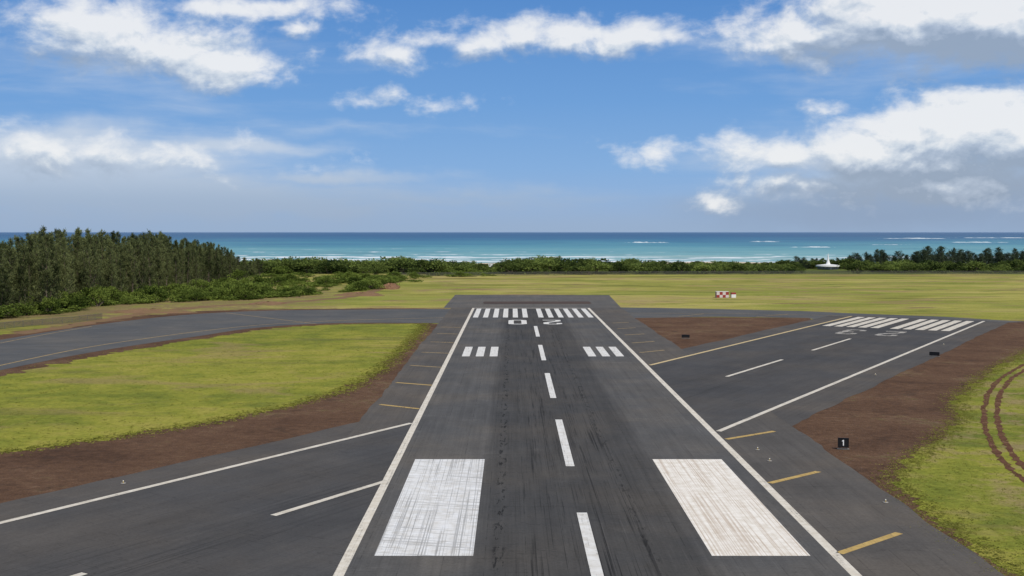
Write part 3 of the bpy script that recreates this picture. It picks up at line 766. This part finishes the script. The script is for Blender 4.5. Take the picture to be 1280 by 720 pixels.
# ------------------------------------------------------------------ built things
def fence(pts, gap, h, label):
    r = empty('perimeter_fence', (0, 0, 0)); tag(r, label, 'fence')
    P = [Vector(p) for p in pts]; V = []; Fc = []; rail = MB()
    for a, b in zip(P[:-1], P[1:]):
        o = len(V); V += [(a.x, a.y, .05), (b.x, b.y, .05), (b.x, b.y, h), (a.x, a.y, h)]; Fc.append((o, o+1, o+2, o+3))
        rail.tube([(a.x, a.y+.06, h), (b.x, b.y+.06, h)], [.035, .035], 5)
        L = (b-a).length; n = max(1, round(L/gap))
        for i in range(n):
            q = a.lerp(b, i/n); m = MB(); m.tube([(q.x, q.y+.08, 0), (q.x, q.y+.08, h+.1)], [.06, .06], 6); m.build('post', M_STEEL, r)
    obj('chain_link_panel', V, Fc, M_LINK, r); rail.build('top_rail', M_STEEL, r)
fence([gp(490, 345.5), gp(700, 343.8), gp(900, 343.2), gp(1100, 343), gp(1330, 343)], 7.6, 2.4, 'long dark chain link fence across the far edge of the airfield')
fence([gp(-30, 414.5), gp(40, 407.5), gp(90, 403.5), gp(128, 399)], 4, 2.0, 'short wire fence before the left wood')
def info_sign(name, loc, w, h, rz, label, digit=None, group=None):
    r = empty(name, loc, rz); tag(r, label, 'sign', group)
    MB().box((0, .1, .03), (w+.3, .9, .06)).build('concrete_pad', M_CONC, r, .02)
    for s in (-1, 1):
        MB().box((s*w*.32, 0, .18), (.09, .09, .24)).build('leg', M_STEEL, r)
    zc = .3+h/2
    MB().box((0, 0, zc), (w, .22, h)).build('panel', M_BLACK, r, .02)
    fr = MB()
    fr.box((0, -.03, zc+h/2+.025), (w+.1, .3, .05)); fr.box((0, -.03, zc-h/2-.025), (w+.1, .3, .05))
    fr.box((-w/2-.025, -.03, zc), (.05, .3, h)); fr.box((w/2+.025, -.03, zc), (.05, .3, h)); fr.build('frame', M_BLACK, r)
    if digit:
        k = h*.66; y = -.118
        pts = [(-.07, -.5), (.10, -.5), (.10, .5), (-.04, .5), (-.24, .34), (-.24, .2), (-.07, .27)]
        obj('numeral', [(a*k, y, zc+b*k) for a, b in pts], [tuple(range(len(pts)))], M_SIGNW, r)
X, Y = gp(1054, 562)
info_sign('distance_sign', (X, Y, .07), 1.35, 1.2, -.2, 'black square sign with a white 1 on the dirt at right', True)
X, Y = gp(1168, 446); info_sign('airfield_sign', (X, Y, .07), 2.2, .75, -.5, 'low wide black sign on the dirt beyond the crossing runway')
X, Y = gp(857, 423.4); info_sign('airfield_sign', (X, Y, .07), 2.1, .7, -.1, 'low wide black sign on the dirt wedge between the runways')
LV = {}
M_PUCK = flat('pale_concrete', (.30, .28, .25), .9)
def edge_light(loc, label, group):
    r = empty('edge_light', loc); tag(r, label, 'light', group)
    if not LV:
        LV['base'] = MB().lathe((0, 0, 0), [(.3, 0), (.3, .04), (.14, .06)], 14)
        LV['stem'] = MB().lathe((0, 0, .06), [(.04, 0), (.04, .12), (.07, .14), (.07, .18)], 10)
        LV['lens'] = MB().lathe((0, 0, .24), [(.07, 0), (.075, .05), (.06, .10), (.02, .12)], 10)
        for k, m in (('base', M_PUCK), ('stem', M_YEL), ('lens', M_LENS)): LV[k] = mkmesh(k, LV[k].v, LV[k].f, m)
    for k in ('base', 'stem', 'lens'): link(k, LV[k], r)
for i, (x, y) in enumerate(((947, 563), (962, 577))):
    X, Y = gp(x, y); edge_light((X, Y, Zl[0]+.003), 'small light on the right shoulder between yellow bars, %s of two' % ('farther' if i == 0 else 'nearer'), 'edge lights of the main runway')
x, y = r5(93, -109.3); edge_light((x, y, Zl[0]+.003), 'runway edge light beside the lower left edge line', 'edge lights of the crossing runway')
for i, s in enumerate((245, 320)):
    x, y = r5(s, -57.5); edge_light((x, y, Zl[0]+.003), 'runway edge light right of the crossing runway, %s of two' % ('nearer' if i == 0 else 'farther'), 'edge lights of the crossing runway')
x, y = gp(1107, 629); edge_light((x, y, Zl[0]+.003), 'lone low light on the pavement edge below the sign with a 1', 'edge lights of the main runway')
# chequered shelter
X, Y = gp(902.5, 372); r = empty('equipment_shelter', (X, Y, 0), .05); tag(r, 'red and white chequered equipment shelter on the grass beyond the runways', 'shelter')
MB().box((0, 0, .05), (5.9, 3.1, .1)).build('foundation', M_CONC, r)
MB().box((0, 0, 1.4), (5.6, 2.8, 2.6)).build('wall', M_CHECK, r)
MB().box((0, 0, 2.76), (5.8, 3.0, .12)).build('roof', M_WHITE, r, .03)
MB().box((1.2, 1.43, 1.15), (.95, .06, 2.0)).build('door', M_GREY, r)
X, Y = gp(916.5, 372); r = empty('equipment_cabinet', (X, Y, 0), .05); tag(r, 'small white cabinet with red top beside the chequered shelter', 'cabinet')
MB().box((0, 0, .75), (2.1, 2.0, 1.5)).build('housing', M_WHITE, r, .03); MB().box((0, 0, 1.9), (2.1, 2.0, .8)).build('roof', M_RED, r, .03)
# radio beacon
X, Y = gp(1035, 336.3); r = empty('radio_beacon', (X, Y, 0)); tag(r, 'white round beacon building with tall pointed cone near the right trees', 'beacon')
MB().lathe((0, 0, 0), [(8.2, 0), (8.2, 2.0)], 28).build('wall', M_DGREY, r)
MB().lathe((0, 0, 2.0), [(9.6, 0), (9.6, 1.1), (2.6, 1.9)], 28).build('roof', M_WHITE, r)
MB().lathe((0, 0, 3.85), [(2.0, 0), (1.4, 1.2), (.9, 3.0), (.6, 5.0), (.36, 7.0), (.1, 8.8)], 20).build('cone', M_WHITE, r)
MB().box((0, -8.15, .95), (1.4, .25, 1.9)).build('door', M_GREY, r)
for a in (-.7, -.36, .36, .7):
    m = MB().box((0, 0, 0), (1.3, .2, .8)).build('window', M_DGLASS, r); m.location = (8.15*math.sin(a), -8.15*math.cos(a), 1.3); m.rotation_euler = (0, 0, a)
# shed in the scrub
Y = 1050; X = (614-640)/F*Y; z = gz(X, Y); r = empty('utility_shed', (X, Y, z)); tag(r, 'tiny white shed half hidden in the coastal bushes', 'shed')
MB().box((0, 0, 1.6), (5, 4, 3.2)).build('wall', M_WHITE, r); MB().box((0, 0, 3.3), (5.6, 4.6, .2)).build('roof', M_WHITE, r)
MB().box((1, -2.03, 1.05), (.9, .06, 2.1)).build('door', M_GREY, r); MB().box((-1.2, -2.03, 1.8), (1.1, .06, .9)).build('window', M_DGLASS, r)
# ------------------------------------------------------------------ sun and sky
AZ, EL = math.radians(152), math.radians(52)
sd = Vector((math.sin(AZ)*math.cos(EL), math.cos(AZ)*math.cos(EL), math.sin(EL)))
sl = bpy.data.lights.new('sun', 'SUN'); sl.energy = 3.6; sl.angle = math.radians(.53); sl.color = (1, .95, .86)
so = bpy.data.objects.new('sun', sl); C.objects.link(so); so.rotation_euler = (-sd).to_track_quat('-Z', 'Y').to_euler(); so.location = sd*200
w = bpy.data.worlds.new('World'); bpy.context.scene.world = w; w.use_nodes = True
t = w.node_tree; N = NT(t)
for q in list(t.nodes): t.nodes.remove(q)
try: w.cycles.sampling_method = 'NONE'
except Exception: pass
def sk(x, y):
    d = Vector(ray(x, y)).normalized(); return (math.atan2(d.x, d.y)*14.4, math.asin(d.z)*14.4)
def field_group(name, blobs, nsx, nsy, nscale, B, warp, rough=.58, detail=10):
    g = bpy.data.node_groups.new(name, 'ShaderNodeTree')
    g.interface.new_socket(name='P', in_out='INPUT', socket_type='NodeSocketVector')
    g.interface.new_socket(name='F', in_out='OUTPUT', socket_type='NodeSocketFloat')
    G = NT(g); i = G.n('NodeGroupInput'); o = G.n('NodeGroupOutput'); P = i.outputs[0]
    wn = G.noise(P, 1.3, 4, .55, 0, True)
    sv = G.v('MULTIPLY', G.v('SUBTRACT', wn, (.5, .5, .5)), (warp*1.8, warp, 0))
    Q = G.v('ADD', P, sv); m = None
    for (x, y, rx, ry, amp) in blobs:
        cx, cy = sk(x, y)
        q = G.v('MULTIPLY', G.v('SUBTRACT', Q, (cx, cy, 0)), (100/rx, 100/ry, 0))
        L = G.m('MULTIPLY', G.m('SUBTRACT', 1, G.v('LENGTH', q)), amp)
        m = L if m is None else G.m('SMOOTH_MAX', m, L, .2)
    m = G.m('MAXIMUM', m, -1.2)
    if B:
        fb = G.noise(G.v('MULTIPLY', P, (nsx, nsy, 1)), nscale, detail, rough, .2)
        m = G.m('ADD', m, G.m('MULTIPLY', G.m('SUBTRACT', fb, .5), B))
    g.links.new(m, o.inputs[0]); return g
cum = [(215, 62, 165, 46, 1.0), (120, 30, 150, 42, .8), (300, 6, 170, 20, .75), (270, 78, 110, 28, 1), (372, 41, 26, 16, .75), (60, 50, 90, 34, .5),
       (640, 46, 210, 24, .8), (490, 62, 70, 22, .7), (785, 48, 74, 24, .9), (715, 38, 120, 24, .9),
       (460, 122, 36, 16, .55), (540, 128, 50, 9, .25),
       (1000, 44, 76, 46, 1.1), (1110, 25, 180, 66, 1.35), (1250, 28, 160, 72, 1.5),
       (1090, 192, 160, 54, 1.15), (1190, 172, 150, 70, 1.45), (1275, 170, 120, 84, 1.45), (1010, 232, 110, 22, .75), (1195, 230, 150, 34, 1.15), (870, 190, 115, 16, .45), (1110, 129, 90, 12, .4), (980, 195, 95, 36, .8),
       (895, 253, 34, 15, .6), (8, 159, 36, 12, .35), (80, 192, 190, 30, .5), (190, 200, 110, 18, .3)]
wis = [(90, 200, 280, 54, 1.7), (250, 182, 190, 14, 1.1), (170, 240, 440, 46, 1.6), (400, 222, 190, 13, 1.2), (60, 225, 280, 60, 1.6), (300, 258, 420, 20, 1.2), (1150, 238, 330, 52, 1.3), (430, 160, 180, 10, .3), (540, 248, 280, 20, .8), (1030, 205, 230, 40, .8), (150, 85, 230, 46, .4), (1080, 60, 220, 50, .4)]
shd = [(1210, 66, 180, 42, 1.1), (1060, 68, 150, 22, .8), (1150, 230, 250, 32, 1.0), (1290, 218, 120, 40, .9), (80, 80, 130, 22, .45), (120, 215, 260, 22, .6), (640, 70, 180, 14, .4)]
bank = [(1130, 260, 320, 40, 1.15), (1250, 245, 200, 50, 1.0)]
g1 = field_group('cumulus_field', cum, .85, 1.25, 1.5, 2.5, .4, .57)
g2 = field_group('veil_field', wis, .32, 1.9, 1.3, 1.9, .35, .57, 7)
g3 = field_group('shade_field', shd, 1, 1.5, 1.5, .6, .3, .5, 4)
g4 = field_group('bank_field', bank, .4, 1.6, 1.2, .8, .3, .5, 5)
d = N.n('ShaderNodeTexCoord').outputs['Generated']
dx, dy, dz = N.sep(N.v('NORMALIZE', d))
U = N.m('MULTIPLY', N.m('ARCTAN2', dx, dy), 14.4); V_ = N.m('MULTIPLY', N.m('ARCSINE', dz), 14.4)
P = N.comb(U, V_, 0)
def grp(g, vec):
    o = N.n('ShaderNodeGroup'); o.node_tree = g; N.put(o.inputs[0], vec); return o.outputs[0]
F0 = grp(g1, P); F1 = grp(g1, N.v('ADD', P, (.04, .09, 0))); F2 = grp(g1, N.v('ADD', P, (.12, .40, 0)))
wsp = N.noise(N.v('MULTIPLY', P, (1.2, 2.4, 1)), 2.4, 8, .66, .5)
den = N.ss(N.m('ADD', F0, N.m('MULTIPLY', N.m('SUBTRACT', wsp, .5), .6)), -.12, .74)
sh1 = N.m('MULTIPLY', N.m('SUBTRACT', F0, F1), .9); sh2 = N.m('MULTIPLY', N.m('SUBTRACT', F0, F2), .38)
lit = N.m('ADD', .65, N.m('ADD', sh1, sh2))
lit = N.m('SUBTRACT', lit, N.m('MULTIPLY', N.ss(grp(g3, P), -.15, .9), .64), clamp=True)
ccol = N.ramp(lit, [(0, (.30, .38, .51)), (.35, (.44, .52, .65)), (.62, (.66, .72, .80)), (.92, (.88, .89, .91))])
W0 = grp(g2, P); wden = N.m('MULTIPLY', N.ss(W0, -.15, 1.1), .82)
grad = N.ramp(N.m('DIVIDE', V_, 4.0), [(0, (.34, .48, .68)), (.06, (.29, .45, .71)), (.2, (.215, .41, .73)), (.4, (.145, .34, .69)), (.72, (.085, .25, .60)), (1, (.06, .20, .54))])
veil = N.mix(N.ss(V_, .3, 1.0), (.37, .465, .61), (.60, .67, .78))
c = N.mix(wden, grad, veil)
haze = N.ss(V_, 0, .55, .65, 0)
c = N.mix(haze, c, (.305, .415, .60))
c = N.mix(N.m('MULTIPLY', N.ss(grp(g4, P), -.15, .9), .82), c, (.265, .36, .525))
c = N.mix(N.m('MULTIPLY', den, .95), c, ccol)
skyt = N.n('ShaderNodeTexSky', sky_type='NISHITA'); skyt.sun_disc = False; skyt.sun_elevation = EL; skyt.sun_rotation = AZ
b1 = N.n('ShaderNodeBackground'); N.put(b1.inputs[0], skyt.outputs[0]); b1.inputs[1].default_value = .10
b2 = N.n('ShaderNodeBackground'); N.put(b2.inputs[0], c); b2.inputs[1].default_value = 1.0
mx = N.n('ShaderNodeMixShader'); N.put(mx.inputs[0], N.ss(V_, 3.4, 6.5, .93, 0))
t.links.new(b1.outputs[0], mx.inputs[1]); t.links.new(b2.outputs[0], mx.inputs[2])
out = N.n('ShaderNodeOutputWorld'); t.links.new(mx.outputs[0], out.inputs[0])
